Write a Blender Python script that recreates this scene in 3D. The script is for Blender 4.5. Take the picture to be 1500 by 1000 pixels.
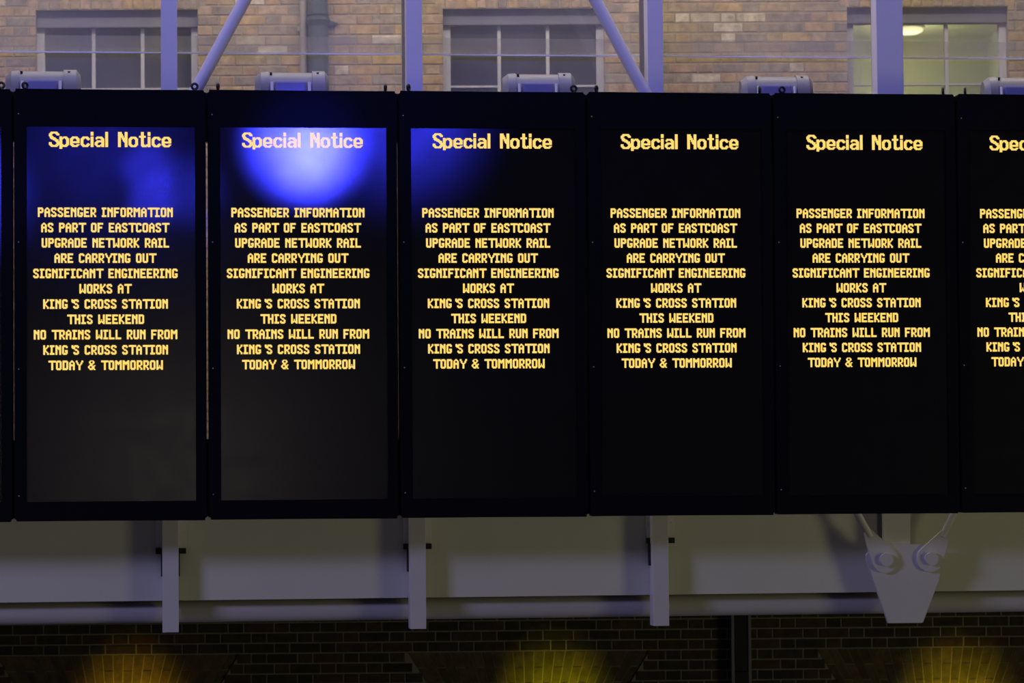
import bpy, bmesh, math, random
from mathutils import Vector, Matrix

random.seed(7)
sc = bpy.context.scene
for o in list(bpy.data.objects):
    bpy.data.objects.remove(o)
C = sc.collection
ZO = 5.2                       # height of the boards' lower edge above the concourse floor
H = 2.689                      # board height
P = 1.2                        # board pitch
TILT = 0.0159

# ------------------------------------------------------------------ camera
F_PX = 4500.0
CP = Vector((1.02844, -19.29349, 0.16531 + ZO))
yaw, pitch, roll = 0.1078514, 0.0485182, -0.00834126
Fw = Vector((math.sin(yaw) * math.cos(pitch), math.cos(yaw) * math.cos(pitch), math.sin(pitch)))
Rt = Vector((math.cos(yaw), -math.sin(yaw), 0))
Up = Rt.cross(Fw)
R2 = math.cos(roll) * Rt + math.sin(roll) * Up
U2 = -math.sin(roll) * Rt + math.cos(roll) * Up
cam = bpy.data.cameras.new('camera')
cam.sensor_width = 36.0
cam.lens = F_PX / 1500.0 * 36.0
cam.clip_end = 200
cam.dof.use_dof = True
cam.dof.focus_distance = 19.6
cam.dof.aperture_fstop = 2.0
co = bpy.data.objects.new('camera', cam)
M = Matrix((R2, U2, -Fw)).transposed().to_4x4()
M.translation = CP
co.matrix_world = M
C.objects.link(co)
sc.camera = co

# ------------------------------------------------------------------ view and world
sc.view_settings.view_transform = 'Standard'
sc.view_settings.look = 'None'
sc.view_settings.gamma = 1.0
sc.view_settings.use_curve_mapping = False
sc.view_settings.exposure = 0.0
w = bpy.data.worlds.new('station_dusk')
sc.world = w
w.use_nodes = True
w.node_tree.nodes['Background'].inputs[0].default_value = (0.75, 0.8, 1.0, 1)
w.node_tree.nodes['Background'].inputs[1].default_value = 0.006


def aim(o, loc, tgt):
    o.location = loc
    o.rotation_euler = (Vector(tgt) - Vector(loc)).to_track_quat('-Z', 'Y').to_euler()


def area(name, loc, tgt, sx, sy, power, col):
    l = bpy.data.lights.new(name, 'AREA')
    l.shape = 'RECTANGLE'
    l.size, l.size_y, l.energy, l.color = sx, sy, power, col
    o = bpy.data.objects.new(name, l)
    C.objects.link(o)
    aim(o, loc, tgt)
    return o


def spot(name, loc, tgt, power, col, angle, blend=1.0, rad=0.1):
    l = bpy.data.lights.new(name, 'SPOT')
    l.energy, l.color, l.spot_size, l.spot_blend, l.shadow_soft_size = power, col, angle, blend, rad
    o = bpy.data.objects.new(name, l)
    C.objects.link(o)
    aim(o, loc, tgt)
    return o


BLUE = (0.035, 0.04, 1.0)
# lilac floodlighting of the steelwork from high on the left
area('roof_flood_lilac', (-11.5, -12.0, ZO + 5.2), (3, 0.5, ZO), 4.2, 2.2, 800, (0.52, 0.49, 1.0))
# steep blue wash onto the truss above the boards
area('roof_wash_blue', (2.5, -4.2, ZO + 8.2), (3, 0.6, ZO + 3.0), 7.0, 0.8, 330, (0.17, 0.17, 1.0))
# neutral roof light straight above the truss
area('roof_light', (3.0, 0.1, ZO + 8.5), (3.0, 0.5, ZO + 2.0), 9.0, 1.2, 260, (1.0, 0.93, 0.82))
# soft warm area light added behind the camera to mirror in the left boards
area('board_foot_glow', (1.02, -26.0, ZO - 0.25), (1.0, 0, ZO + 0.4), 1.4, 0.9, 15, (1.0, 0.86, 0.78))
# warm hall light from low on the right
area('hall_warm', (19.0, -13.0, ZO - 1.3), (3, 0.5, ZO), 4.0, 3.0, 350, (1.0, 0.92, 0.44))
# warm area light added out of view to brighten the old brick wall
area('wall_fill_warm', (3.0, 1.35, ZO + 5.6), (3.2, 3.0, ZO + 3.2), 9.5, 0.25, 230, (1.0, 0.86, 0.66))
# narrow blue spots added to imitate blue lamps reflected in the screens
spot('blue_spot_strong', (2.22, -9.0, ZO + 3.12), (1.82, 0, ZO + 2.37), 3300, BLUE, math.radians(5.5), 1.0, 0.10)
spot('blue_spot_core', (2.22, -9.0, ZO + 3.12), (1.84, 0, ZO + 2.24), 2200, BLUE, math.radians(3.6), 1.0, 0.06)
spot('blue_spot_faint', (0.74, -9.0, ZO + 2.9), (0.84, 0, ZO + 2.20), 170, BLUE, math.radians(2.6), 1.0, 0.06)
spot('blue_spot_faint_low', (0.76, -9.0, ZO + 2.6), (0.86, 0, ZO + 2.0), 170, BLUE, math.radians(2.4), 1.0, 0.06)
spot('blue_spot_edge', (1.1, -9.0, ZO + 2.8), (1.08, 0, ZO + 2.05), 110, BLUE, math.radians(3.2), 1.0, 0.1)
spot('blue_wash_left', (0.3, -9.0, ZO + 3.1), (0.75, 0, ZO + 2.45), 70, BLUE, math.radians(17), 1.0, 0.3)
spot('blue_spot_left', (-1.2, -9.0, ZO + 3.1), (-0.3, 0, ZO + 2.0), 900, BLUE, math.radians(6), 1.0, 0.1)
spot('blue_spot_third', (3.2, -9.0, ZO + 3.35), (2.35, 0, ZO + 2.55), 330, BLUE, math.radians(9.0), 1.0, 0.2)

# ------------------------------------------------------------------ materials
def nodes_of(name):
    m = bpy.data.materials.new(name)
    m.use_nodes = True
    nt = m.node_tree
    return m, nt, nt.nodes['Principled BSDF']


def paint(name, col, rough=0.5, spec=0.5, metal=0.0, var=0.08, scale=9.0, bump=0.0):
    m, nt, b = nodes_of(name)
    N, L = nt.nodes, nt.links
    b.inputs['Roughness'].default_value = rough
    b.inputs['Specular IOR Level'].default_value = spec
    b.inputs['Metallic'].default_value = metal
    tc = N.new('ShaderNodeTexCoord')
    nz = N.new('ShaderNodeTexNoise')
    nz.inputs['Scale'].default_value = scale
    nz.inputs['Detail'].default_value = 5
    L.new(tc.outputs['Object'], nz.inputs['Vector'])
    mx = N.new('ShaderNodeMix')
    mx.data_type = 'RGBA'
    mx.inputs[6].default_value = (*[c * (1 - var) for c in col], 1)
    mx.inputs[7].default_value = (*[min(1, c * (1 + var)) for c in col], 1)
    L.new(nz.outputs['Fac'], mx.inputs[0])
    L.new(mx.outputs[2], b.inputs['Base Color'])
    if bump:
        bp = N.new('ShaderNodeBump')
        bp.inputs['Strength'].default_value = bump
        bp.inputs['Distance'].default_value = 0.004
        nz2 = N.new('ShaderNodeTexNoise')
        nz2.inputs['Scale'].default_value = scale * 12
        L.new(tc.outputs['Object'], nz2.inputs['Vector'])
        L.new(nz2.outputs['Fac'], bp.inputs['Height'])
        L.new(bp.outputs['Normal'], b.inputs['Normal'])
    return m


def emit(name, col, strength):
    m, nt, b = nodes_of(name)
    b.inputs['Base Color'].default_value = (0.3, 0.3, 0.3, 1)
    b.inputs['Specular IOR Level'].default_value = 0.1
    b.inputs['Emission Color'].default_value = (*col, 1)
    b.inputs['Emission Strength'].default_value = strength
    b.inputs['Roughness'].default_value = 0.6
    return m


def brick_mat(name, cols, var_noise=0.35, bump=0.5):
    """colour of each brick from its own random number, mottled by noise"""
    m, nt, b = nodes_of(name)
    N, L = nt.nodes, nt.links
    oi = N.new('ShaderNodeObjectInfo')
    cr = N.new('ShaderNodeValToRGB')
    cr.color_ramp.interpolation = 'CONSTANT'
    els = cr.color_ramp.elements
    els[0].position = 0
    els[0].color = (*cols[0], 1)
    els[1].position = 1.0 / len(cols)
    els[1].color = (*cols[1], 1)
    for i in range(2, len(cols)):
        e = els.new(i / len(cols))
        e.color = (*cols[i], 1)
    L.new(oi.outputs['Random'], cr.inputs['Fac'])
    geo = N.new('ShaderNodeNewGeometry')
    nz = N.new('ShaderNodeTexNoise')
    nz.inputs['Scale'].default_value = 14
    nz.inputs['Detail'].default_value = 6
    nz.inputs['Roughness'].default_value = 0.65
    L.new(geo.outputs['Position'], nz.inputs['Vector'])
    mr = N.new('ShaderNodeMapRange')
    mr.inputs['From Min'].default_value = 0.3
    mr.inputs['From Max'].default_value = 0.7
    mr.inputs['To Min'].default_value = 1 - var_noise
    mr.inputs['To Max'].default_value = 1 + var_noise
    L.new(nz.outputs['Fac'], mr.inputs['Value'])
    mx = N.new('ShaderNodeMix')
    mx.data_type = 'RGBA'
    mx.blend_type = 'MULTIPLY'
    mx.inputs[0].default_value = 1
    L.new(cr.outputs['Color'], mx.inputs[6])
    L.new(mr.outputs['Result'], mx.inputs[7])
    L.new(mx.outputs[2], b.inputs['Base Color'])
    b.inputs['Roughness'].default_value = 0.9
    b.inputs['Specular IOR Level'].default_value = 0.15
    bp = N.new('ShaderNodeBump')
    bp.inputs['Strength'].default_value = bump
    bp.inputs['Distance'].default_value = 0.006
    nz2 = N.new('ShaderNodeTexNoise')
    nz2.inputs['Scale'].default_value = 60
    L.new(geo.outputs['Position'], nz2.inputs['Vector'])
    L.new(nz2.outputs['Fac'], bp.inputs['Height'])
    L.new(bp.outputs['Normal'], b.inputs['Normal'])
    return m


def screen_mat():
    m, nt, b = nodes_of('led_screen_black')
    N, L = nt.nodes, nt.links
    b.inputs['Base Color'].default_value = (0.0045, 0.0045, 0.0045, 1)
    b.inputs['Specular IOR Level'].default_value = 0.9
    tc = N.new('ShaderNodeTexCoord')
    nz = N.new('ShaderNodeTexNoise')
    nz.inputs['Scale'].default_value = 7
    nz.inputs['Detail'].default_value = 6
    L.new(tc.outputs['Object'], nz.inputs['Vector'])
    mr = N.new('ShaderNodeMapRange')
    mr.inputs['To Min'].default_value = 0.19
    mr.inputs['To Max'].default_value = 0.26
    L.new(nz.outputs['Fac'], mr.inputs['Value'])
    L.new(mr.outputs['Result'], b.inputs['Roughness'])
    return m


def glass_haze(name, haze, col):
    m = bpy.data.materials.new(name)
    m.use_nodes = True
    nt = m.node_tree
    N, L = nt.nodes, nt.links
    N.remove(N['Principled BSDF'])
    out = N['Material Output']
    tr = N.new('ShaderNodeBsdfTransparent')
    df = N.new('ShaderNodeBsdfDiffuse')
    df.inputs[0].default_value = (*col, 1)
    gl = N.new('ShaderNodeBsdfGlossy')
    gl.inputs['Roughness'].default_value = 0.06
    tc = N.new('ShaderNodeTexCoord')
    nz = N.new('ShaderNodeTexNoise')
    nz.inputs['Scale'].default_value = 1.6
    nz.inputs['Detail'].default_value = 6
    L.new(tc.outputs['Object'], nz.inputs['Vector'])
    mr = N.new('ShaderNodeMapRange')
    mr.inputs['From Min'].default_value = 0.3
    mr.inputs['From Max'].default_value = 0.7
    mr.inputs['To Min'].default_value = haze * 0.75
    mr.inputs['To Max'].default_value = haze * 1.25
    L.new(nz.outputs['Fac'], mr.inputs['Value'])
    m1 = N.new('ShaderNodeMixShader')
    L.new(mr.outputs['Result'], m1.inputs[0])
    L.new(tr.outputs[0], m1.inputs[1])
    L.new(df.outputs[0], m1.inputs[2])
    m2 = N.new('ShaderNodeMixShader')
    m2.inputs[0].default_value = 0.03
    L.new(m1.outputs[0], m2.inputs[1])
    L.new(gl.outputs[0], m2.inputs[2])
    L.new(m2.outputs[0], out.inputs[0])
    return m


MT = {
    'bezel': paint('black_powder_coat', (0.0013, 0.0019, 0.0036), 0.55, 0.10, var=0.1),
    'screen': screen_mat(),
    'led': emit('amber_led', (1.0, 0.66, 0.06), 1.0),
    'black': paint('black_steel', (0.008, 0.008, 0.009), 0.45, 0.4),
    'screw': paint('zinc_screw', (0.30, 0.31, 0.33), 0.4, 0.5),
    'steel': paint('pale_painted_steel', (0.60, 0.59, 0.62), 0.5, 0.35, var=0.04, bump=0.06),
    'fascia': paint('off_white_fascia', (0.60, 0.60, 0.56), 0.6, 0.25, var=0.05, scale=3),
    'tube': paint('pale_grey_tube', (0.47, 0.46, 0.47), 0.5, 0.35, var=0.05),
    'cast': paint('cast_grey_housing', (0.28, 0.27, 0.225), 0.45, 0.4, var=0.1),
    'lens': paint('floodlight_glass', (0.25, 0.25, 0.38), 0.18, 0.6),
    'bracket': paint('white_bracket', (0.75, 0.75, 0.72), 0.35, 0.5),
    'fin': paint('grey_mullion', (0.16, 0.15, 0.18), 0.5, 0.3),
    'downpipe': paint('slate_green_pipe', (0.045, 0.065, 0.068), 0.5, 0.35, var=0.2),
    'conduit': paint('weathered_grey_pipe', (0.26, 0.24, 0.20), 0.6, 0.3, var=0.2),
    'mortar': paint('aged_mortar', (0.24, 0.19, 0.125), 0.95, 0.1, var=0.3, scale=12, bump=0.4),
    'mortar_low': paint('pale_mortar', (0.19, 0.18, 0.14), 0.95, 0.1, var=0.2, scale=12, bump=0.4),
    'brick': brick_mat('yellow_stock_brick', [(0.285, 0.215, 0.115), (0.26, 0.20, 0.12), (0.32, 0.225, 0.105), (0.28, 0.195, 0.115),
                                              (0.23, 0.195, 0.14), (0.32, 0.235, 0.15), (0.27, 0.20, 0.11), (0.20, 0.165, 0.125)]),
    'brick_pale': brick_mat('limewashed_brick', [(0.42, 0.37, 0.27), (0.36, 0.31, 0.21)], 0.45),
    'brick_low': brick_mat('shaded_brick', [(0.045, 0.036, 0.022), (0.040, 0.033, 0.020), (0.052, 0.036, 0.022), (0.034, 0.030, 0.020),  # dark base colours hold the shade under the walkway
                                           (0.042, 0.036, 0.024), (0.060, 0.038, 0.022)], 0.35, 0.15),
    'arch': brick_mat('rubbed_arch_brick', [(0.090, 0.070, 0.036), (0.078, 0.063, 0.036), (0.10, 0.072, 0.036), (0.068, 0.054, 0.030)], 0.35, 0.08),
    'frame': paint('white_window_paint', (0.42, 0.42, 0.42), 0.5, 0.3, var=0.08),
    'head': paint('grey_window_box', (0.12, 0.12, 0.145), 0.6, 0.3, var=0.1),
    'pane': glass_haze('window_glass', 0.03, (0.5, 0.55, 0.65)),
    'haze': glass_haze('hazy_screen_glass', 0.175, (0.80, 0.77, 0.52)),  # haze mixed into the glass colour, yellowed against the lilac light
    'edge': paint('polished_glass_edge', (0.92, 0.94, 0.86), 0.35, 0.5),
    'room': paint('dark_room_wall', (0.022, 0.03, 0.06), 0.9, 0.1),  # blue of the window reflection put into this dark wall colour
    'office': paint('green_office_wall', (0.40, 0.42, 0.27), 0.9, 0.1, var=0.04),
    'deck': paint('grey_walkway', (0.12, 0.12, 0.12), 0.8, 0.2),
    'floor': paint('concourse_terrazzo', (0.20, 0.19, 0.18), 0.5, 0.3),
    'lamp': emit('lamp_diffuser', (1.0, 0.92, 0.45), 1.6),
}


# ------------------------------------------------------------------ helpers
def ray(px, py):
    return Fw + R2 * ((px - 750) / F_PX) - U2 * ((py - 500) / F_PX)


def U(px, py, Y):
    """point of the depth plane y = Y seen at a pixel of the photograph"""
    d = ray(px, py)
    s = (Y - CP.y) / d.y
    return CP + d * s


# wall frame: local x along the wall, y into the wall, z up
PSI = 0.092
WO = U(750, 718, 3.2)
WD = Vector((math.cos(PSI), -math.sin(PSI), 0))
WN = Vector((math.sin(PSI), math.cos(PSI), 0))


def WP(px, py, v=0.0):
    d = ray(px, py)
    s = ((WO - CP).dot(WN) + v) / d.dot(WN)
    p = CP + d * s - WO
    return p.dot(WD), p.z        # z is relative to WO.z


def link(name, me, mat, parent=None, loc=None, rot=None):
    o = bpy.data.objects.new(name, me)
    if mat is not None and not me.materials:
        me.materials.append(MT[mat] if isinstance(mat, str) else mat)
    C.objects.link(o)
    if parent is not None:
        o.parent = parent
    if loc is not None:
        o.location = loc
    if rot is not None:
        o.rotation_euler = rot
    return o


def empty(name, loc=(0, 0, 0), rz=0.0, rx=0.0):
    o = bpy.data.objects.new(name, None)
    C.objects.link(o)
    o.location = loc
    o.rotation_euler = (rx, 0, rz)
    o.empty_display_size = 0.1
    return o


def tag(o, label=None, cat=None, group=None, kind=None):
    if label:
        o['label'] = label
    if cat:
        o['category'] = cat
    if group:
        o['group'] = group
    if kind:
        o['kind'] = kind
    return o


def me_of(bm, name='mesh', smooth=False):
    bmesh.ops.recalc_face_normals(bm, faces=bm.faces)
    me = bpy.data.meshes.new(name)
    bm.to_mesh(me)
    bm.free()
    if smooth:
        for p in me.polygons:
            p.use_smooth = True
    return me


def box(bm, x0, x1, y0, y1, z0, z1, bev=0.0):
    vs = [bm.verts.new(p) for p in ((x0, y0, z0), (x1, y0, z0), (x1, y1, z0), (x0, y1, z0),
                                    (x0, y0, z1), (x1, y0, z1), (x1, y1, z1), (x0, y1, z1))]
    fs = [(0, 3, 2, 1), (4, 5, 6, 7), (0, 1, 5, 4), (1, 2, 6, 5), (2, 3, 7, 6), (3, 0, 4, 7)]
    nf = [bm.faces.new([vs[i] for i in f]) for f in fs]
    if bev:
        es = list({e for f in nf for e in f.edges})
        bmesh.ops.bevel(bm, geom=es, offset=bev, segments=2, affect='EDGES', profile=0.6)


def boxme(x0, x1, y0, y1, z0, z1, bev=0.0):
    bm = bmesh.new()
    box(bm, x0, x1, y0, y1, z0, z1, bev)
    return me_of(bm)


def cyl(bm, a, b, r, seg=20, r2=None, bev=0.0):
    a, b = Vector(a), Vector(b)
    d = b - a
    q = d.to_track_quat('Z', 'Y').to_matrix().to_4x4()
    q.translation = (a + b) / 2
    g = bmesh.ops.create_cone(bm, cap_ends=True, segments=seg, radius1=r, radius2=r if r2 is None else r2,
                              depth=d.length, matrix=q)
    return g['verts']


def shade_auto(me, ang=0.6):
    for p in me.polygons:
        p.use_smooth = True
    try:
        me.set_sharp_from_angle(angle=ang)
    except Exception:
        pass
    return me


def prism(bm, pts, y0, y1):
    """polygon in x, z given depth from y0 to y1"""
    a = [bm.verts.new((x, y0, z)) for x, z in pts]
    b = [bm.verts.new((x, y1, z)) for x, z in pts]
    n = len(pts)
    bm.faces.new(a)
    bm.faces.new(b[::-1])
    for i in range(n):
        bm.faces.new((a[i], b[i], b[(i + 1) % n], a[(i + 1) % n]))


# ------------------------------------------------------------------ concourse floor and walkway
fl = link('floor', boxme(-14, 22, -24, 6, -0.2, 0.0), 'floor')
tag(fl, 'grey concourse floor far below the boards', kind='structure')

bm = bmesh.new()
dl = [(-4.5, 0.70), (11.0, 0.70)]
za, zb = ZO - 0.10, ZO + 0.02
yl = (WO + WD * ((-4.5 - WO.x) / WD.x)).y + 0.02
yr = (WO + WD * ((11.0 - WO.x) / WD.x)).y + 0.02
v = [bm.verts.new(p) for p in ((-4.5, .70, za), (11, .70, za), (11, yr, za), (-4.5, yl, za),
                               (-4.5, .70, zb), (11, .70, zb), (11, yr, zb), (-4.5, yl, zb))]
for f in ((0, 3, 2, 1), (4, 5, 6, 7), (0, 1, 5, 4), (1, 2, 6, 5), (2, 3, 7, 6), (3, 0, 4, 7)):
    bm.faces.new([v[i] for i in f])
tag(link('floor_walkway', me_of(bm), 'deck'), 'grey walkway slab behind the boards', kind='structure')

# ------------------------------------------------------------------ brick wall, windows, arches
COURSE = 0.075
STR, HDR, JT = 0.225, 0.1125, 0.010
wins = []                          # (u0, u1, z0, z1)
for (x0, x1, yt) in ((52, 289.5, 15), (648.5, 884.5, 13), (1240.5, 1476, 10.5)):
    u0, zt = WP(x0, yt)
    u1, _ = WP(x1, yt)
    wins.append((u0, u1, zt - 1.75, zt))
ZDECK = ZO + 0.02 - WO.z
_, Z_LOW_TOP = WP(750, 884)
_, Z_ARCH = WP(750, 953.6)
U_MIN, U_MAX = WP(-40, 60)[0], WP(1545, 60)[0]


def wall_boxes(bm, u0, u1, z0, z1, holes, v0, v1):
    us = sorted({u0, u1, *[h[0] for h in holes], *[h[1] for h in holes]})
    zs = sorted({z0, z1, *[h[2] for h in holes], *[h[3] for h in holes]})
    us = [u for u in us if u0 <= u <= u1]
    zs = [z for z in zs if z0 <= z <= z1]
    for i in range(len(us) - 1):
        for j in range(len(zs) - 1):
            cu, cz = (us[i] + us[i + 1]) / 2, (zs[j] + zs[j + 1]) / 2
            if any(h[0] < cu < h[1] and h[2] < cz < h[3] for h in holes):
                continue
            box(bm, us[i], us[i + 1], v0, v1, zs[j], zs[j + 1])


bm = bmesh.new()
wall_boxes(bm, U_MIN - 1.0, U_MAX + 1.5, ZDECK - 0.12, 5.3, wins, 0.0, 0.30)
wall = tag(link('wall_back', me_of(bm), 'mortar', loc=WO, rot=(0, 0, -PSI)), 'old yellow brick wall behind the glass screen', kind='structure')
bm = bmesh.new()
box(bm, U_MIN - 1.0, U_MAX + 1.5, 0.0, 0.30, Z_ARCH - 0.001, ZDECK - 0.12)
ACX = [(w_[0] + w_[1]) / 2 for w_ in wins]
AHW, AH, SKEW = 0.89, 0.34, 0.62
for c_ in ACX:                                   # recess behind each gauged arch, dark opening below it
    box(bm, c_ - AHW, c_ + AHW, 0.014, 0.30, Z_ARCH - AH, Z_ARCH - 0.001)
    box(bm, c_ - AHW, c_ + AHW, 0.24, 0.30, -2.2, Z_ARCH - AH)
ed = [U_MIN - 1.0] + [e_ for c_ in ACX for e_ in (c_ - AHW, c_ + AHW)] + [U_MAX + 1.5]
hb = AHW - AH * SKEW
for q in range(0, len(ed), 2):                   # piers between the arches
    l0, r0 = ed[q], ed[q + 1]
    l1 = l0 + (AHW - hb if q > 0 else 0) * -1
    r1 = r0 + (AHW - hb if q + 2 < len(ed) else 0)
    if r0 - l0 > 0.02:
        prism(bm, [(l1, Z_ARCH - AH), (r1, Z_ARCH - AH), (r0, Z_ARCH - 0.001), (l0, Z_ARCH - 0.001)], 0.0, 0.30)
        box(bm, l1, r1, 0.0, 0.30, -2.2, Z_ARCH - AH)
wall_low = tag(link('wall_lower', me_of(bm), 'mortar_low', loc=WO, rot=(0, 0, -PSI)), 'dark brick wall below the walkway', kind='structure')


def brick_mesh(wd, ht, dp=0.05):
    bm = bmesh.new()
    box(bm, -wd / 2, wd / 2, -dp / 2, dp / 2, -ht / 2, ht / 2)
    bm.faces.ensure_lookup_table()
    front = [f for f in bm.faces if f.normal.y < -0.5 or all(abs(v.co.y + dp / 2) < 1e-6 for v in f.verts)]
    es = list({e for f in front for e in f.edges})
    bmesh.ops.bevel(bm, geom=es, offset=0.004, segments=1, affect='EDGES')
    return me_of(bm, 'brick')


BR_CACHE = {}


def brick(parent, mat, u0, u1, z0, z1, prd=(0.002, 0.005)):
    wd, ht = u1 - u0, z1 - z0
    key = (round(wd, 3), round(ht, 3), mat)
    if key not in BR_CACHE:
        BR_CACHE[key] = brick_mesh(*key[:2])
    o = link('brick', BR_CACHE[key], mat, parent)
    o.location = ((u0 + u1) / 2, 0.025 - random.uniform(*prd), (z0 + z1) / 2)
    k_ = 0.0008 if mat == 'brick_low' else 0.006
    o.rotation_euler = (random.uniform(-k_, k_), random.uniform(-.003, .003), random.uniform(-k_, k_))
    return o


def cut_spans(u0, u1, holes):
    """remove the holes (a, b) from the span u0..u1"""
    sp = [(u0, u1)]
    for a, b in holes:
        ns = []
        for s, e in sp:
            if b <= s or a >= e:
                ns.append((s, e))
            else:
                if a - s > 0.03:
                    ns.append((s, a))
                if e - b > 0.03:
                    ns.append((b, e))
        sp = ns
    return sp


def course(ua, ub, k, phase=0.0):
    """Flemish bond: header, stretcher, header ..., shifted every other course"""
    per = STR + HDR
    off = phase + (0.0 if k % 2 == 0 else per / 2)
    n0 = math.floor((ua - off) / per) - 1
    u = off + n0 * per
    out = []
    while u < ub:
        out.append((u + JT / 2, u + STR - JT / 2))
        out.append((u + STR + JT / 2, u + per - JT / 2))
        u += per
    return [(a, b) for a, b in out if b > ua and a < ub]


# upper wall: individual bricks over the visible band, everything hidden as joined courses
_, ZV0 = WP(750, 150)
ROW0 = math.floor(ZV0 / COURSE)
ztop_arch = max(wn[3] for wn in wins)
pale = [(WP(990, 30)[0], WP(1075, 30)[0], WP(990, 62)[1], WP(990, 12)[1])]
n_up = 0
SOLD = 0.30
for k in range(ROW0, ROW0 + 13):
    z0 = k * COURSE + JT / 2
    z1 = z0 + COURSE - JT
    holes = []
    for (a, b, c, d) in wins:
        if z0 < d - 0.02:
            holes.append((a - 0.0, b + 0.0))
        elif z0 < d + SOLD - 0.02:
            holes.append((a - 0.06, b + 0.06))
    for (a, b) in course(U_MIN, U_MAX, k):
        for (s, e) in cut_spans(a, b, holes):
            cx, cz = (s + e) / 2, (z0 + z1) / 2
            mt = 'brick'
            if pale[0][0] < cx < pale[0][1] and pale[0][2] < cz < pale[0][3] and random.random() < 0.6:
                mt = 'brick_pale'
            elif random.random() < 0.03:
                mt = 'brick_pale'
            brick(wall, mt, s, e, z0, z1)
            n_up += 1
for (a, b, c, d) in wins:          # soldier courses of the flat arches over the windows
    n = int((b - a + 0.12) / 0.075)
    st = (b - a + 0.12) / n
    zz = math.ceil((d + 0.005) / COURSE) * COURSE
    for i in range(n):
        u = a - 0.06 + i * st
        brick(wall, 'brick', u + JT / 2, u + st - JT / 2, d + 0.004, d + SOLD - 0.01)
        n_up += 1
print('upper bricks', n_up)

bm = bmesh.new()
for k in list(range(math.ceil((ZDECK) / COURSE), ROW0 + 13 + 38)):
    z0 = k * COURSE + JT / 2
    z1 = z0 + COURSE - JT
    holes = [(a, b) for (a, b, c, d) in wins if c < z1 and z0 < d]
    if ROW0 <= k < ROW0 + 13:
        holes = [(U_MIN - 0.06, U_MAX + 0.06)]
    for (a, b) in course(U_MIN - 0.9, U_MAX + 1.4, k):
        for (s, e) in cut_spans(a, b, holes):
            box(bm, s, e, -0.01, 0.02, z0, z1)
tag(link('brick_courses', me_of(bm), 'brick', wall), kind='stuff')
bm = bmesh.new()
for j in range(-24, 14):
    z0 = Z_ARCH + j * COURSE + JT / 2
    z1 = z0 + COURSE - JT
    if z1 > ZDECK - 0.13:
        continue
    if j < -6:
        holes = [(c_ - AHW + AH * SKEW, c_ + AHW - AH * SKEW) for c_ in ACX]
    elif j < 5:
        holes = [(U_MIN - 0.06, U_MAX + 0.06)]
    else:
        holes = []
    for (a, b) in course(U_MIN - 0.9, U_MAX + 1.4, j, 0.05):
        for (s, e) in cut_spans(a, b, holes):
            box(bm, s, e, -0.011, 0.02, z0, z1)
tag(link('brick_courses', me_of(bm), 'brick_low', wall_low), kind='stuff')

# lower wall: three courses, the piers and the flat gauged arches
ARCH_CX = [(w_[0] + w_[1]) / 2 for w_ in wins]
n_lo = 0
kz = Z_ARCH
for j in range(-6, 5):
    z0 = kz + j * COURSE + JT / 2
    z1 = z0 + COURSE - JT
    holes = []
    if j < 0:
        dz = kz - (z0 + z1) / 2
        for c in ARCH_CX:
            hw = AHW - dz * SKEW
            holes.append((c - hw - 0.006, c + hw + 0.006))
    for (a, b) in course(U_MIN, U_MAX, j, 0.05):
        for (s, e) in cut_spans(a, b, holes):
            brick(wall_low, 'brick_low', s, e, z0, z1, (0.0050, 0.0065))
            n_lo += 1
NV = 23
for c in ARCH_CX:
    for i in range(NV):
        def edge(t):
            xt = -AHW + 2 * AHW * t
            xb = -(AHW - AH * SKEW) + 2 * (AHW - AH * SKEW) * t
            return c + xt, c + xb
        ta, tb = i / NV, (i + 1) / NV
        (a1, a0), (b1, b0) = edge(ta), edge(tb)
        cuts = [kz - 0.006, kz - 0.006 - (0.222 if i % 2 else 0.108), kz - AH]
        for q in range(2):
            za_, zb_ = cuts[q] - (0.006 if q else 0), cuts[q + 1]
            fa, fb = (kz - za_) / AH, (kz - zb_) / AH
            bm = bmesh.new()
            g = 0.0035
            yb = 0.010 + random.uniform(-.0006, .0006)
            prism(bm, [(a1 + (a0 - a1) * fb + g, zb_), (b1 + (b0 - b1) * fb - g, zb_),
                       (b1 + (b0 - b1) * fa - g, za_), (a1 + (a0 - a1) * fa + g, za_)], yb, 0.04)
            link('arch_brick', me_of(bm, 'arch_brick'), 'arch', wall_low)
            n_lo += 1
print('lower bricks', n_lo)

# uplights behind the fascia light the arches from below
def wl(u, v, z):
    return WO + WD * u + WN * v + Vector((0, 0, z))


for (px, pw, colr) in ((192, 900, (1.0, 0.60, 0.02)), (812, 1000, (0.85, 0.80, 0.0)), (1400, 850, (1.0, 0.76, 0.02))):
    uu, _ = WP(px, 980)
    spot('arch_uplight', wl(uu, -0.80, Z_ARCH - 1.60), wl(uu, 0.0, Z_ARCH - 0.80), pw * 0.42, colr, math.radians(44), 1.0, 0.015)

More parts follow.
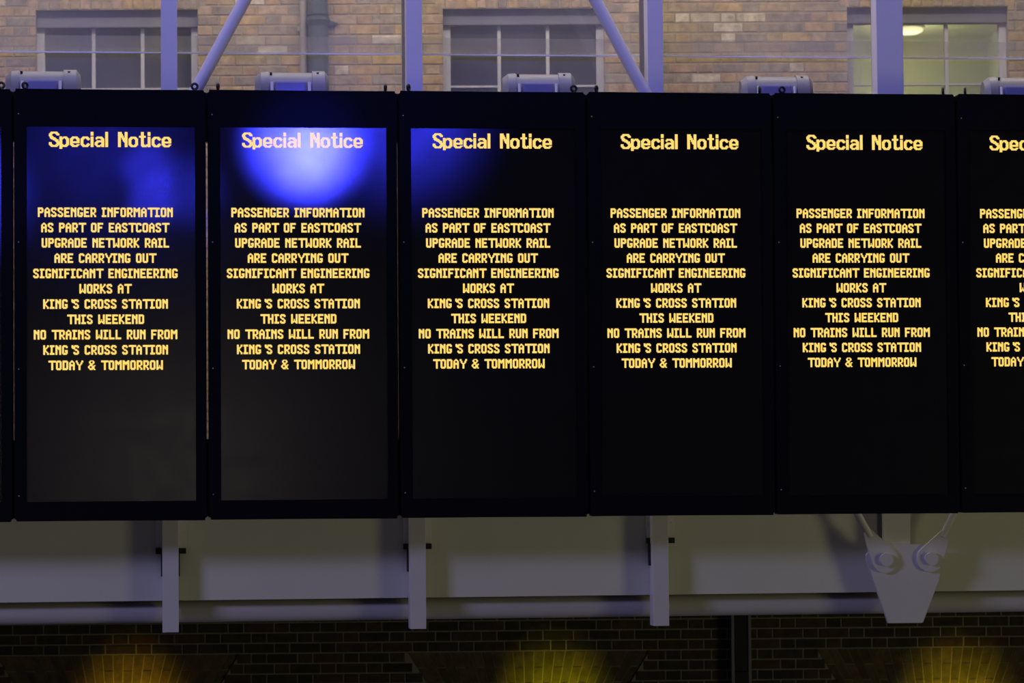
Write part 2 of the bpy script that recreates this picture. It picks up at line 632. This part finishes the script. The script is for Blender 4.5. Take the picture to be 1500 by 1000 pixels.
# windows
win_labels = ['dark sash window with pale frame behind the post at the left end of the brick wall',
              'dark sash window in the middle of the brick wall, right of the second post',
              'lit sash window with green-yellow room behind, at the right end of the brick wall']
for wi, (a, b, c, d) in enumerate(wins):
    root = empty('window_%d' % (wi + 1), WO, -PSI)
    tag(root, win_labels[wi], kind='structure')
    jw, hd = 0.055, (0.115 if wi else 0.125)
    v0, v1 = 0.085, 0.14
    bm = bmesh.new()
    box(bm, a, a + jw, v0, v1, c, d)
    box(bm, b - jw, b, v0, v1, c, d)
    box(bm, a + jw, b - jw, v0, v1, c, c + 0.07)
    link('frame', me_of(bm), 'frame', root)
    link('head_box', boxme(a, b, v0 - 0.035, v1, d - hd, d, 0.006), 'head', root)
    link('window_sill', boxme(a - 0.03, b + 0.03, -0.05, 0.10, c - 0.06, c, 0.005), 'frame', root)
    ia, ib, it, ic = a + jw, b - jw, d - hd, c + 0.07
    bars = [ia + (ib - ia) / 3, ia + 2 * (ib - ia) / 3]
    if wi == 2:
        bars = [WP(1319, 80)[0], WP(1389.5, 80)[0]]
    for ub in bars:
        link('glazing_bar', boxme(ub - 0.0125, ub + 0.0125, v0 + 0.005, v1 - 0.005, ic, it), 'frame', root)
    rows = [it - 0.452 * q for q in range(4)]
    rows = [r for r in rows if r > ic + 0.1]
    us = [ia] + bars + [ib]
    for r in rows[1:]:
        link('sash_rail', boxme(ia, ib, v0 + 0.010, v1 - 0.010, r - 0.007, r + 0.007), 'frame', root)
    rows2 = rows + [ic]
    for ri in range(len(rows2) - 1):
        for ui in range(3):
            link('pane', boxme(us[ui] + .0125 * (ui > 0), us[ui + 1] - .0125 * (ui < 2), 0.110, 0.114,
                               rows2[ri + 1] + .007, rows2[ri] - .007 * (ri > 0)), 'pane', root)
    # the room behind the window
    dep = 5.2 if wi == 2 else 3.0
    hu = 0.75
    zc = d + 0.53
    bm = bmesh.new()
    X0, X1, Y0, Y1, Z0, Z1 = a - hu, b + hu, 0.30, dep, c - 0.6, zc
    vs = [bm.verts.new(p) for p in ((X0, Y0, Z0), (X1, Y0, Z0), (X1, Y1, Z0), (X0, Y1, Z0), (X0, Y0, Z1), (X1, Y0, Z1), (X1, Y1, Z1), (X0, Y1, Z1))]
    for f in ((0, 1, 2, 3), (4, 7, 6, 5), (1, 5, 6, 2), (2, 6, 7, 3), (3, 7, 4, 0)):
        bm.faces.new([vs[i] for i in f])
    me = bpy.data.meshes.new('room')
    bm.to_mesh(me)
    bm.free()
    tag(link('wall_room_%d' % (wi + 1), me, 'office' if wi == 2 else 'room', loc=WO, rot=(0, 0, -PSI)),
        'walls and ceiling of the room seen through the window', kind='structure')
    if wi == 2:
        # ceiling lamp
        d_ = ray(1331, 44)
        s_ = (WO.z + zc - 0.05 - CP.z) / d_.z
        lp = CP + d_ * s_
        lamp = empty('ceiling_lamp', lp)
        tag(lamp, 'round glowing ceiling lamp seen through the lit window beside the thick post', 'ceiling lamp')
        bm = bmesh.new()
        bmesh.ops.create_uvsphere(bm, u_segments=24, v_segments=12, radius=0.13,
                                  matrix=Matrix.Diagonal((1, 1, 0.32, 1)))
        link('lamp_diffuser', me_of(bm, smooth=True), 'lamp', lamp)
        bm = bmesh.new()
        cyl(bm, (0, 0, 0.015), (0, 0, 0.05), 0.145, 24)
        link('lamp_rim', shade_auto(me_of(bm)), 'frame', lamp)
        l = bpy.data.lights.new('lamp_glow', 'POINT')
        l.energy, l.color, l.shadow_soft_size = 15, (1.0, 0.95, 0.68), 0.12
        lo = bpy.data.objects.new('lamp_glow', l)
        C.objects.link(lo)
        lo.location = lp + Vector((0, 0, -0.35))
        p2 = CP + ray(1315, 150) * (((WO - CP).dot(WN) + 4.6) / ray(1315, 150).dot(WN))
        l = bpy.data.lights.new('room_fill', 'POINT')  # added light without a fixture, brightens the back of the room
        l.energy, l.color, l.shadow_soft_size = 7, (1.0, 0.95, 0.6), 0.15
        lo = bpy.data.objects.new('room_fill', l)
        C.objects.link(lo)
        lo.location = p2

# slate-green downpipe with collars on the upper wall
uc, _ = WP(467, 60)
z_lo, z_hi = ZDECK, 5.0
_, zc1 = WP(467, 23)
_, zc2 = WP(467, 34)
dp = empty('downpipe', WO, -PSI)
tag(dp, 'thick slate-green cast downpipe with flared collar on the brick wall between two windows', 'pipe')
bm = bmesh.new()
cyl(bm, (uc, -0.085, z_lo), (uc, -0.085, z_hi), 0.072, 28)
link('pipe', shade_auto(me_of(bm)), 'downpipe', dp)
bm = bmesh.new()
cyl(bm, (uc, -0.085, zc1 - .01), (uc, -0.085, zc1 + .012), 0.082, 28)
cyl(bm, (uc, -0.085, zc2 + .005), (uc, -0.085, zc2 + .028), 0.085, 28)
cyl(bm, (uc, -0.085, zc2 - .035), (uc, -0.085, zc2 + .005), 0.076, 28, 0.092)
link('collar', shade_auto(me_of(bm)), 'downpipe', dp)
bm = bmesh.new()
prism(bm, [(uc - 0.145, zc2 - .004), (uc - 0.07, zc2 - .035), (uc + .07, zc2 - .035), (uc + 0.145, zc2 - .004), (uc + .07, zc2 + .022), (uc - .07, zc2 + .022)], -0.03, -0.012)
link('bracket', me_of(bm), 'downpipe', dp)
cd = empty('conduit', WO, -PSI)
tag(cd, 'thin weathered grey pipe running beside the left of the slate-green downpipe', 'pipe')
u2, _ = WP(445, 60)
bm = bmesh.new()
cyl(bm, (u2, -0.05, z_lo), (u2, -0.05, z_hi), 0.026, 16)
link('pipe', shade_auto(me_of(bm)), 'conduit', cd)
bm = bmesh.new()
box(bm, u2 - .045, u2 + .045, -.03, -.012, zc2 - .06, zc2 - .03)
link('clip', me_of(bm), 'conduit', cd)

# black trunking on the lower wall
t0, _ = WP(1070.5, 950)
t1, _ = WP(1097.5, 950)
tk = empty('cable_trunking', WO, -PSI)
tag(tk, 'black steel trunking running down the dark brick pier below the walkway', 'trunking')
zt_, zb_ = ZDECK - 0.13, -2.0
_, zj = WP(1084, 982)
link('cover_upper', boxme(t0 + .022, t1 - .022, -0.09, -0.012, zj + .003, zt_, 0.003), 'black', tk)
link('cover_lower', boxme(t0 + .022, t1 - .012, -0.094, -0.012, zb_, zj - .003, 0.003), 'black', tk)
for s_, (e0, e1) in (('l', (t0 - .004, t0 + .018)), ('r', (t1 - .016, t1 + .006))):
    link('side_flange', boxme(e0, e1, -0.10, -0.012, zb_, zt_, 0.003), 'fin', tk)

# ------------------------------------------------------------------ glass screen behind the steelwork
gs = empty('glass_screen', (0, 0, ZO))
tag(gs, 'tall glass screen of overlapping hazy panes between the posts and the brick wall', 'glass screen')
YG = 0.98
zA = U(750, 80.2, YG).z - ZO          # lower edge of the upper panes
zB = U(750, 56, YG).z - ZO            # upper edge of the lower panes
PX0, PS = 0.96318, 1.5782
for i in range(-2, 6):
    xa, xb = PX0 + i * PS + 0.004, PX0 + (i + 1) * PS - 0.004
    link('upper_pane', boxme(xa, xb, YG - 0.012, YG, zA, 5.5), 'haze', gs)
    link('lower_pane', boxme(xa, xb, YG + 0.012, YG + 0.024, 0.04, zB), 'haze', gs)
    e = link('pane_edge', boxme(xa, xb, YG - 0.0125, YG + 0.0005, zA - 0.0085, zA), 'edge', gs)

# ------------------------------------------------------------------ fascia, tube, rails
zf0 = U(750, 873.5, 0.66).z
fb = tag(link('fascia_beam', boxme(-3.2, 9.6, 0.66, 0.69, zf0, ZO + 0.10, 0.003), 'fascia'),
         'long off-white flat fascia beam running below the row of boards', 'beam')
zt0 = U(750, 875, 0.79).z
zt1 = U(750, 905.5, 0.79).z
rt = (zt0 - zt1) / 2 + 0.004
bm = bmesh.new()
cyl(bm, (-3.2, 0.83, (zt0 + zt1) / 2 + .004), (9.6, 0.83, (zt0 + zt1) / 2 + .004), rt, 40)
tag(link('tube_beam', shade_auto(me_of(bm)), 'tube'), 'pale grey round tube running along the foot of the fascia', 'tube')

zr = U(750, 141, 0.22).z, U(750, 212, 0.22).z, U(750, 640, 0.22).z, U(750, 752, 0.22).z
for yy, z1, z0, lb in (((0.117, 0.20), zr[0], zr[1], 'black steel rail behind the tops of the boards'),
                       ((0.158, 0.24), zr[2], zr[3], 'black steel rail behind the feet of the boards')):
    tag(link('mounting_rail', boxme(-1.6, 8.6, *yy, z0, z1, 0.004), 'black'), lb, 'rail')

# ------------------------------------------------------------------ steel posts
ZT = ZO + 5.5
post_px = [(238, 262, 926, 24.5), (601, 624.5, 921, 24), (957.5, 980.5, 916.5, 23.5)]
post_labels = ['pale steel post at the left, behind the gap-side of the first whole board',
               'pale steel post rising between the second and third boards',
               'pale steel post rising behind the fourth board, where a slanting brace meets it']
YPF = 0.50
for i, (x0, x1, yb, wpx) in enumerate(post_px):
    pb = U((x0 + x1) / 2, yb, YPF)
    root = empty('steel_post', (pb.x, YPF, pb.z))
    tag(root, post_labels[i], 'post', 'steel posts of the truss')
    hw = (U(x1, 860, YPF).x - U(x0, 860, YPF).x) / 2
    zlow = zr[2] - pb.z
    bm = bmesh.new()
    box(bm, -hw, hw, 0.0, 0.155, 0, ZT - pb.z, 0.003)
    link('column', me_of(bm), 'steel', root)
    zq = ZO + 0.35 - pb.z
    bm = bmesh.new()
    box(bm, -hw - (0.004 if i == 1 else 0.0), hw - .01, 0.155, 0.36, zq, ZT - pb.z, 0.003)
    link('rear_fin', me_of(bm), 'fin', root)
    link('rail_bracket', boxme(-.03, .03, 0.20 - YPF, 0.0, zr[1] + .03 - pb.z, zr[0] - .08 - pb.z), 'black', root)
    link('rail_bracket', boxme(-.03, .03, 0.24 - YPF, 0.0, zr[3] + .08 - pb.z, zr[2] - .1 - pb.z), 'black', root)
    # bracket plate on the fascia with a black packer below it
    ztp = ZO + 0.09 - pb.z
    zpk = U(750, [797.5, 794.5, 789.5][i], 0.62).z - pb.z
    xl = U(x0 - 10, 800, 0.62).x - pb.x
    xr_ = U(x1 + (10.5 if i < 1 else 7.5), 800, 0.62).x - pb.x
    link('bracket_plate', boxme(xl, xr_, 0.125, 0.150, zpk, ztp, 0.002), 'steel', root)
    link('packer', boxme(xl, xr_, 0.105, 0.158, zpk - 0.036, zpk, 0.002), 'black', root)
    link('packer_strip', boxme(-hw - 0.009, -hw + .004, 0.09, 0.155, zpk - 0.18, zpk - 0.036), 'black', root)
    if i == 0:
        link('packer_strip', boxme(hw - .004, hw + 0.007, 0.09, 0.155, zpk - 0.18, zpk - 0.036), 'black', root)
    for sx in (-1, 1):
        bm = bmesh.new()
        bx = xl + .018 if sx < 0 else xr_ - .012
        cyl(bm, (bx, 0.125, zpk + .10), (bx, 0.118, zpk + .10), 0.008, 6)
        link('bolt', me_of(bm), 'steel', root)

# the thick post with the hanger plate
pb = U(1305.5, 80, YPF)
zb4 = U(1317, 799, YPF).z
hw = (U(1325, 80, YPF).x - U(1286, 80, YPF).x) / 2
t4 = empty('steel_post', (PX0 + 3 * PS + 0.002, YPF, zb4 - .12))
tag(t4, 'widest pale steel post, rising behind the fifth board in front of the lit window', 'post', 'steel posts of the truss')
link('column', boxme(-hw, hw, 0, 0.155, 0, ZT - zb4 + .12, 0.004), 'steel', t4)
link('rear_fin', boxme(-hw + .045, hw - .02, 0.155, 0.36, 0.6, ZT - zb4 + .12, 0.003), 'fin', t4)
link('shade_strip', boxme(-hw - .03, -hw, 0.045, 0.06, 0.0, 0.5, 0.002), 'fin', t4)  # dark strip standing in for the shading left of the post stub


def gp(px, py, Y=0.468):
    p = U(px, py, Y)
    return p.x, p.z


hp = empty('hanger_plate', (gp(1321, 912)[0], 0.468, gp(1321, 912)[1]))
tag(hp, 'tapered pale steel hanger plate with two bolted rods, below the fifth board', 'plate')
ox, oz = hp.location.x, hp.location.z
pts = [(1301, 912.5), (1352, 912), (1376.5, 848), (1377, 822), (1364, 800), (1356, 796.5), (1297, 797.5), (1281, 800), (1269, 812), (1270, 823)]
bm = bmesh.new()
prism(bm, [(gp(*p)[0] - ox, gp(*p)[1] - oz) for p in pts], 0.0, 0.03)
bmesh.ops.recalc_face_normals(bm, faces=bm.faces)
bmesh.ops.bevel(bm, geom=list(bm.edges), offset=0.003, segments=2, affect='EDGES')
link('plate', me_of(bm), 'steel', hp)
for (cx, cy, ang) in ((1296, 819.5, 0), (1362, 818, 1)):
    x_, z_ = gp(cx, cy)
    bm = bmesh.new()
    cyl(bm, (x_ - ox, -0.055, z_ - oz), (x_ - ox, 0.0, z_ - oz), 0.043, 32)
    vs = cyl(bm, (x_ - ox, -0.062, z_ - oz), (x_ - ox, -0.055, z_ - oz), 0.043, 32, 0.034)
    link('pin_cap', shade_auto(me_of(bm)), 'steel', hp)

rod_labels = ['left pale steel tie rod with flat eye end bolted to the hanger plate',
              'right pale steel tie rod with flat eye end bolted to the hanger plate']
for k, (c, tipL, tipR, rod0, rod1) in enumerate((((1296, 819.5), (1264, 780), (1277, 776), (1271, 779), (1238, 719)),
                                                 ((1362, 818), (1379, 777), (1391, 780), (1384, 779), (1414, 718)))):
    x_, z_ = gp(*c, 0.45)
    root = empty('tie_rod', (x_, 0.45, z_))
    tag(root, rod_labels[k], 'tie rod', 'tie rods on the hanger plate')
    r = 0.086
    T = [Vector((gp(*q, 0.45)[0] - x_, gp(*q, 0.45)[1] - z_)) for q in (tipL, tipR)]
    # eye plate: circle around the pin, tapering to the tip
    def tangent(pt, side):
        d = pt.length
        a = math.atan2(pt.y, pt.x)
        b = math.acos(min(1, r / d))
        return a + side * b
    aL, aR = tangent(T[0], 1), tangent(T[1], -1)
    poly = [(T[0].x, T[0].y)]
    n = 28
    span = (aR - aL) % (2 * math.pi)
    for j in range(n + 1):
        an = aL + span * j / n
        poly.append((r * math.cos(an), r * math.sin(an)))
    poly.append((T[1].x, T[1].y))
    bm = bmesh.new()
    prism(bm, poly, -0.012, 0.018)
    bmesh.ops.recalc_face_normals(bm, faces=bm.faces)
    link('eye_plate', me_of(bm), 'steel', root)
    a_ = gp(*rod0, 0.45)
    b_ = gp(*rod1, 0.45)
    da = Vector((b_[0] - a_[0], 0, b_[1] - a_[1]))
    A = Vector((a_[0] - x_, 0.003, a_[1] - z_))
    bm = bmesh.new()
    cyl(bm, A - da * 0.12, A + da * 1.3, 0.0235, 20)
    link('rod', shade_auto(me_of(bm)), 'steel', root)

# slanting tubular braces above the boards
for (p, q, lb) in (((360.5, -4), (287, 132), 'slanting pale tube brace leaning right, between the left post and the middle post'),
                   ((870, -4), (945.5, 138), 'slanting pale tube brace leaning left, meeting the third post behind the boards')):
    a_, b_ = U(*q, 0.52), U(*p, 0.52)
    d_ = (b_ - a_)
    a2 = a_ - d_ * 0.45
    if lb.endswith('boards'):
        a2 = a_ - d_ * 0.05
    b2 = b_ + d_ * 3.1
    root = empty('diagonal_brace', a2)
    tag(root, lb, 'brace', 'diagonal tube braces')
    bm = bmesh.new()
    cyl(bm, (0, 0, 0), b2 - a2, 0.041, 28)
    link('tube', shade_auto(me_of(bm)), 'steel', root)
    bm = bmesh.new()
    dn = d_.normalized()
    cyl(bm, dn * 0.02, dn * 0.07, 0.046, 28)
    link('end_collar', shade_auto(me_of(bm)), 'steel', root)

# ------------------------------------------------------------------ floodlights on the steelwork behind the boards
def make_flood():
    """origin at the foot, x along the row; about 0.45 m wide"""
    root = empty('floodlight')
    def prof(sc_, y_off=0.0):
        pts = []
        Rr = 0.085 * sc_
        for j in range(0, 13):
            a_ = math.pi * j / 12
            pts.append((y_off - Rr * math.cos(a_), 0.075 + 0.112 * sc_ * math.sin(a_)))
        pts += [(y_off + Rr, 0.03), (y_off - Rr, 0.03)]
        return pts
    def extr(x0, x1, s0, s1=None, bev=0.004):
        s1 = s0 if s1 is None else s1
        bm = bmesh.new()
        A = [bm.verts.new((x0, y, z)) for y, z in prof(s0)]
        B = [bm.verts.new((x1, y, z)) for y, z in prof(s1)]
        bm.faces.new(A)
        bm.faces.new(B[::-1])
        for i in range(len(A)):
            bm.faces.new((A[i], B[i], B[(i + 1) % len(A)], A[(i + 1) % len(A)]))
        return shade_auto(me_of(bm), 0.5)
    hs = link('housing', extr(-0.155, 0.125, 0.96), 'cast', root)
    bm = bmesh.new()
    # right gear box with rounded end
    me = extr(0.125, 0.205, 1.06)
    link('gear_box', me, 'cast', root)
    link('end_cap', extr(0.205, 0.232, 1.06, 0.72), 'cast', root)
    link('end_cap', extr(-0.155, -0.205, 1.02, 0.98), 'cast', root)
    link('end_cap', extr(-0.205, -0.240, 0.96, 0.70), 'cast', root)
    # glazed opening in the front
    link('lens', boxme(-0.115, 0.085, -0.090, -0.060, 0.035, 0.118, 0.012), 'lens', hs)
    for sx in (-0.135, 0.105):
        bm = bmesh.new()
        cyl(bm, (sx, -0.098, 0.02), (sx, -0.090, 0.110), 0.010, 12)
        link('clamp', shade_auto(me_of(bm)), 'bracket', root)
    bm = bmesh.new()
    box(bm, -0.12, 0.12, -0.03, 0.03, -0.20, 0.04, 0.003)
    box(bm, -0.10, -0.04, -0.2205, 0.0, -0.20, -0.14, 0.003)
    box(bm, 0.04, 0.10, -0.2205, 0.0, -0.20, -0.14, 0.003)
    link('stand', me_of(bm), 'black', root)
    for sx in (-0.14, 0.16):
        bm = bmesh.new()
        cyl(bm, (sx, -0.045, 0.160), (sx, -0.05, 0.178), 0.008, 8)
        link('screw', me_of(bm), 'black', root)
    return root


def copy_tree(o, parent=None):
    c_ = o.copy()
    C.objects.link(c_)
    if parent is not None:
        c_.parent = parent
    for ch in list(kids.get(o.name, [])):
        copy_tree(ch, c_)
    return c_


kids = {}


def index_kids():
    kids.clear()
    for o in bpy.data.objects:
        if o.parent:
            kids.setdefault(o.parent.name, []).append(o)


fl0 = make_flood()
index_kids()
fl_lab = ['grey floodlight housing above the first whole board, partly in front of the left window',
          'grey floodlight housing above the second board, its glass catching a bright blue glint',
          'grey floodlight housing above the third board, in front of the middle window',
          'grey floodlight housing above the joint of the fourth and fifth boards',
          'grey floodlight housing above the cut-off board at the right edge']
for i, (cx, ty) in enumerate(((64.5, 103.5), (428.5, 105.5), (789, 108), (1137, 111.5), (1491, 113.0))):
    o = fl0 if i == 0 else copy_tree(fl0)
    p = U(cx, ty, 0.42)
    o.location = (p.x, 0.42, p.z - 0.187)
    if i == 4:
        o.rotation_euler = (0, 0, 0.0)
    tag(o, fl_lab[i], 'floodlight', 'floodlights behind the tops of the boards')

# ------------------------------------------------------------------ fonts
B = {}
B['A'] = "..##.. .####. ##..## ##..## ###### ###### ##..## ##..## ##..## ##..##"
B['P'] = "#####. ###### ##..## ##..## ###### #####. ##.... ##.... ##.... ##...."
B['S'] = ".####. ###### ##..## ##.... .###.. ..###. ....## ##..## ###### .####."
B['E'] = "###### ###### ##.... ##.... #####. #####. ##.... ##.... ###### ######"
B['F'] = "###### ###### ##.... ##.... #####. #####. ##.... ##.... ##.... ##...."
B['N'] = "##..## ###.## ###### ###### ##.### ##..## ##..## ##..## ##..## ##..##"
B['G'] = ".####. ###### ##..## ##.... ##.... ##.### ##.### ##..## ###### .####."
B['R'] = "#####. ###### ##..## ##..## ##..## #####. ####.. ##.##. ##..## ##..##"
B['O'] = ".####. ###### ##..## ##..## ##..## ##..## ##..## ##..## ###### .####."
B['D'] = "#####. ###### ##..## ##..## ##..## ##..## ##..## ##..## ###### #####."
B['C'] = ".####. ###### ##..## ##.... ##.... ##.... ##.... ##..## ###### .####."
B['U'] = "##..## ##..## ##..## ##..## ##..## ##..## ##..## ##..## ###### .####."
B['H'] = "##..## ##..## ##..## ##..## ###### ###### ##..## ##..## ##..## ##..##"
B['K'] = "##..## ##..## ##.##. ####.. ###... ###... ####.. ##.##. ##..## ##..##"
B['L'] = "##.... ##.... ##.... ##.... ##.... ##.... ##.... ##.... ###### ######"
B['I'] = "##### ##### .##.. .##.. .##.. .##.. .##.. .##.. ##### #####"
B['M'] = "##...## ###.### ####### ####### ##.#.## ##...## ##...## ##...## ##...## ##...##"
B['W'] = "##...## ##...## ##...## ##...## ##...## ##.#.## ##.#.## ####### ###.### ##...##"
B['T'] = "######## ######## ...##... ...##... ...##... ...##... ...##... ...##... ...##... ...##..."
B['Y'] = "##....## ##....## .##..##. .##..##. ..####.. ...##... ...##... ...##... ...##... ...##..."
B['&'] = "..####.. .##..##. .##..##. ..####.. ..###... .####.## ##..###. ##..###. .######. ..###.##"
B["'"] = "...## ...## ...## ....# ..... ..... ..... ..... ..... ....."
ADV = {'T': 8, 'Y': 8, 'I': 6, 'M': 8, 'W': 8, "'": 5, ' ': 5, '&': 9}

HD = {}
HD['S'] = (11, 0, """..#######..
.#########.
####...####
###.....###
####.......
.####......
.######....
..######...
....######.
......####.
.......####
###.....###
###.....###
####...####
.#########.
..#######..""")
HD['p'] = (11, 5, """###.####..
#########.
####..####
###....###
###....###
###....###
###....###
###....###
####..####
#########.
########..
###.......
###.......""")
HD['e'] = (11, 5, """..######..
.########.
####..####
###....###
###....###
##########
##########
###.......
####...###
.########.
..######..""")
HD['c'] = (10.5, 5, """..######..
.########.
####..####
###....##.
###.......
###.......
###.......
###....##.
####..####
.########.
..######..""")
HD['i'] = (4.2, 0, "\n".join(['###', '###', '###', '###', '...'] + ['###'] * 11))
HD['a'] = (11, 5, """..######..
.########.
.##...####
.......###
..########
.#########
####...###
###....###
###...####
.#########
..####.###""")
HD['l'] = (4, 0, "\n".join(['###'] * 16))
HD['N'] = (11, 0, "\n".join(['####...###'] * 2 + ['#####..###'] * 2 + ['######.###'] * 2 + ['###.######'] * 2 + ['###..#####'] * 2 + ['###...####'] + ['###....###'] * 5))
HD['o'] = (11, 5, "\n".join(['..######..', '.########.', '####..####'] + ['###....###'] * 5 + ['####..####', '.########.', '..######..']))
HD['t'] = (9, 0, "\n".join(['..###....'] * 4 + ['#######..'] * 2 + ['..###....'] * 7 + ['..####.##', '..#######', '...#####.']))

DX, DY = 0.00580, 0.00597
YT = -0.0025        # front of the LEDs, relative to the screen surface


def dots_mesh(cells, dx, dy):
    """cells: (x, z) of lit LEDs in metres; each LED a small raised tile"""
    vs, fs = [], []
    g = 0.00012
    h = 0.0016
    for (x, z) in cells:
        n = len(vs)
        x0, x1, z0, z1 = x - g, x + dx + g, z - dy - g, z + g
        vs += [(x0, 0, z0), (x1, 0, z0), (x1, 0, z1), (x0, 0, z1),
               (x0 + .0004, -h, z0 + .0004), (x1 - .0004, -h, z0 + .0004), (x1 - .0004, -h, z1 - .0004), (x0 + .0004, -h, z1 - .0004)]
        fs += [(n + 4, n + 5, n + 6, n + 7), (n, n + 1, n + 5, n + 4), (n + 1, n + 2, n + 6, n + 5), (n + 2, n + 3, n + 7, n + 6), (n + 3, n, n + 4, n + 7)]
    me = bpy.data.meshes.new('text_line')
    me.from_pydata(vs, [], fs)
    me.materials.append(MT['led'])
    return me


def line_cells(txt, cx, ztop):
    cells, x = [], 0
    for ch in txt:
        if ch != ' ':
            rows = B[ch].split()
            for r, row in enumerate(rows):
                for c_, v_ in enumerate(row):
                    if v_ == '#':
                        cells.append((x + c_, r))
        x += ADV.get(ch, 7)
    wd = max(c_ for c_, r in cells) + 1
    return [(cx + (c_ - wd / 2) * DX, ztop - r * DY) for c_, r in cells]


def head_cells(x0, ztop):
    dx, dy = 0.00594, 0.00594
    cells, x = [], 0
    for ch in "Special Notice":
        if ch == ' ':
            x += 9.3
            continue
        adv, r0, art = HD[ch]
        for r, row in enumerate(art.split('\n')):
            for c_, v_ in enumerate(row):
                if v_ == '#':
                    cells.append((x0 + (x + c_) * dx, ztop - (r0 + r) * dy))
        x += adv
    return cells, dx, dy


LINES = ["PASSENGER INFORMATION", "AS PART OF EASTCOAST", "UPGRADE NETWORK RAIL", "ARE CARRYING OUT", "SIGNIFICANT ENGINEERING",
         "WORKS AT", "KING'S CROSS STATION", "THIS WEEKEND", "NO TRAINS WILL RUN FROM", "KING'S CROSS STATION", "TODAY & TOMMORROW"]

# ------------------------------------------------------------------ departure boards
def make_board():
    root = empty('departure_board')
    x0, x1, z0, z1, dep = 0.0062, 1.1942, 0.0, 2.689, 0.16
    sx0, sx1, sz0, sz1 = 0.0825, 1.128, 0.1195, 2.4565
    rec = 0.012
    bm = bmesh.new()
    of = [bm.verts.new(p) for p in ((x0, 0, z0), (x1, 0, z0), (x1, 0, z1), (x0, 0, z1))]
    ob = [bm.verts.new(p) for p in ((x0, dep, z0), (x1, dep, z0), (x1, dep, z1), (x0, dep, z1))]
    nf = [bm.verts.new(p) for p in ((sx0, 0, sz0), (sx1, 0, sz0), (sx1, 0, sz1), (sx0, 0, sz1))]
    nb = [bm.verts.new(p) for p in ((sx0, rec, sz0), (sx1, rec, sz0), (sx1, rec, sz1), (sx0, rec, sz1))]
    for i in range(4):
        j = (i + 1) % 4
        bm.faces.new((of[i], of[j], nf[j], nf[i]))
        bm.faces.new((nf[i], nf[j], nb[j], nb[i]))
        bm.faces.new((of[j], of[i], ob[i], ob[j]))
    bm.faces.new(nb)
    bm.faces.new(ob[::-1])
    bmesh.ops.recalc_face_normals(bm, faces=bm.faces)
    es = [e for e in bm.edges if (e.verts[0] in of and e.verts[1] in ob) or (e.verts[1] in of and e.verts[0] in ob)]
    bmesh.ops.bevel(bm, geom=es, offset=0.014, segments=4, affect='EDGES')
    es = [e for e in bm.edges if all(abs(v_.co.y) < 1e-6 for v_ in e.verts) and len(e.link_faces) == 2 and
          any(abs(f.normal.y) < 0.5 for f in e.link_faces) and (min(v_.co.x for v_ in e.verts) < 0.05 or max(v_.co.x for v_ in e.verts) > 1.15
                                                                or min(v_.co.z for v_ in e.verts) > 2.6 or max(v_.co.z for v_ in e.verts) < 0.05)]
    bmesh.ops.bevel(bm, geom=es, offset=0.003, segments=2, affect='EDGES')
    link('casing', me_of(bm), 'bezel', root)
    scr = link('screen', boxme(sx0 + .001, sx1 - .001, 0.0095, rec + .001, sz0 + .001, sz1 - .001), 'screen', root)
    ys = 0.0095
    cells, dx, dy = head_cells(0.2206, 2.4246)
    o = link('heading_text', dots_mesh(cells, dx, dy), 'led', scr, loc=(0, ys, 0))
    tag(o, kind='stuff')
    for i, t in enumerate(LINES):
        zt = 1.9212 + 0.0300 - i * 0.0954
        tag(link('text_line', dots_mesh(line_cells(t, 0.5697, zt), DX, DY), 'led', scr, loc=(0, ys, 0)), kind='stuff')
    for z in (0.158, 0.945, 1.735, 2.535):
        bm = bmesh.new()
        cyl(bm, (0.034, 0.0, z), (0.034, -0.0025, z), 0.0042, 10)
        link('screw', shade_auto(me_of(bm)), 'screw', root)
    # lifting eye bolts on the top edge
    for x, rz in ((0.072, 1.2), (1.126, 0.2)):
        bm = bmesh.new()
        bmesh.ops.create_cone(bm, cap_ends=True, segments=16, radius1=0.015, radius2=0.010, depth=0.008, matrix=Matrix.Translation((0, 0, 0.004)))
        R_, r_ = 0.0175, 0.0080
        nu, nv = 22, 8
        ring = [[bm.verts.new(((R_ + r_ * math.cos(2 * math.pi * j / nv)) * math.cos(2 * math.pi * i / nu), r_ * math.sin(2 * math.pi * j / nv),
                               0.028 + (R_ + r_ * math.cos(2 * math.pi * j / nv)) * math.sin(2 * math.pi * i / nu))) for j in range(nv)] for i in range(nu)]
        for i in range(nu):
            for j in range(nv):
                bm.faces.new((ring[i][j], ring[(i + 1) % nu][j], ring[(i + 1) % nu][(j + 1) % nv], ring[i][(j + 1) % nv]))
        link('eye_bolt', shade_auto(me_of(bm)), 'black', root, loc=(x, 0.045, 2.6885), rot=(0, 0, rz))
    return root


b0 = make_board()
index_kids()
lab = ['black departure board cut off at the left edge of the view',
       'leftmost whole departure board, with a faint blue smear of light under its heading',
       'black departure board with the bright blue pool of light over its heading',
       'black departure board with a blue glow only in its upper left corner',
       'dark departure board with no glow, directly right of the board with the blue corner',
       'dark departure board hanging above the tapered hanger plate',
       'black departure board cut off at the right edge of the view']
ring_rot = {0: (1.3, 0.1), 1: (0.6, 0.15), 2: (1.3, 1.3), 3: (1.1, 0.2), 4: (1.05, 1.3), 5: (0.15, 1.35), 6: (1.35, 1.0)}
for n, i in enumerate(range(-1, 6)):
    o = b0 if n == 0 else copy_tree(b0)
    o.location = (i * P, 0, ZO)
    o.rotation_euler = (TILT, 0, 0)
    tag(o, lab[n], 'departure board', 'departure boards in a row')
    rr = list(ring_rot[n])
    for ch in (kids['departure_board'] if n == 0 else [c_ for c_ in C.objects if c_.parent == o]):
        if ch.name.startswith('eye_bolt') and rr:
            ch.rotation_euler = (0, 0, rr.pop(0))
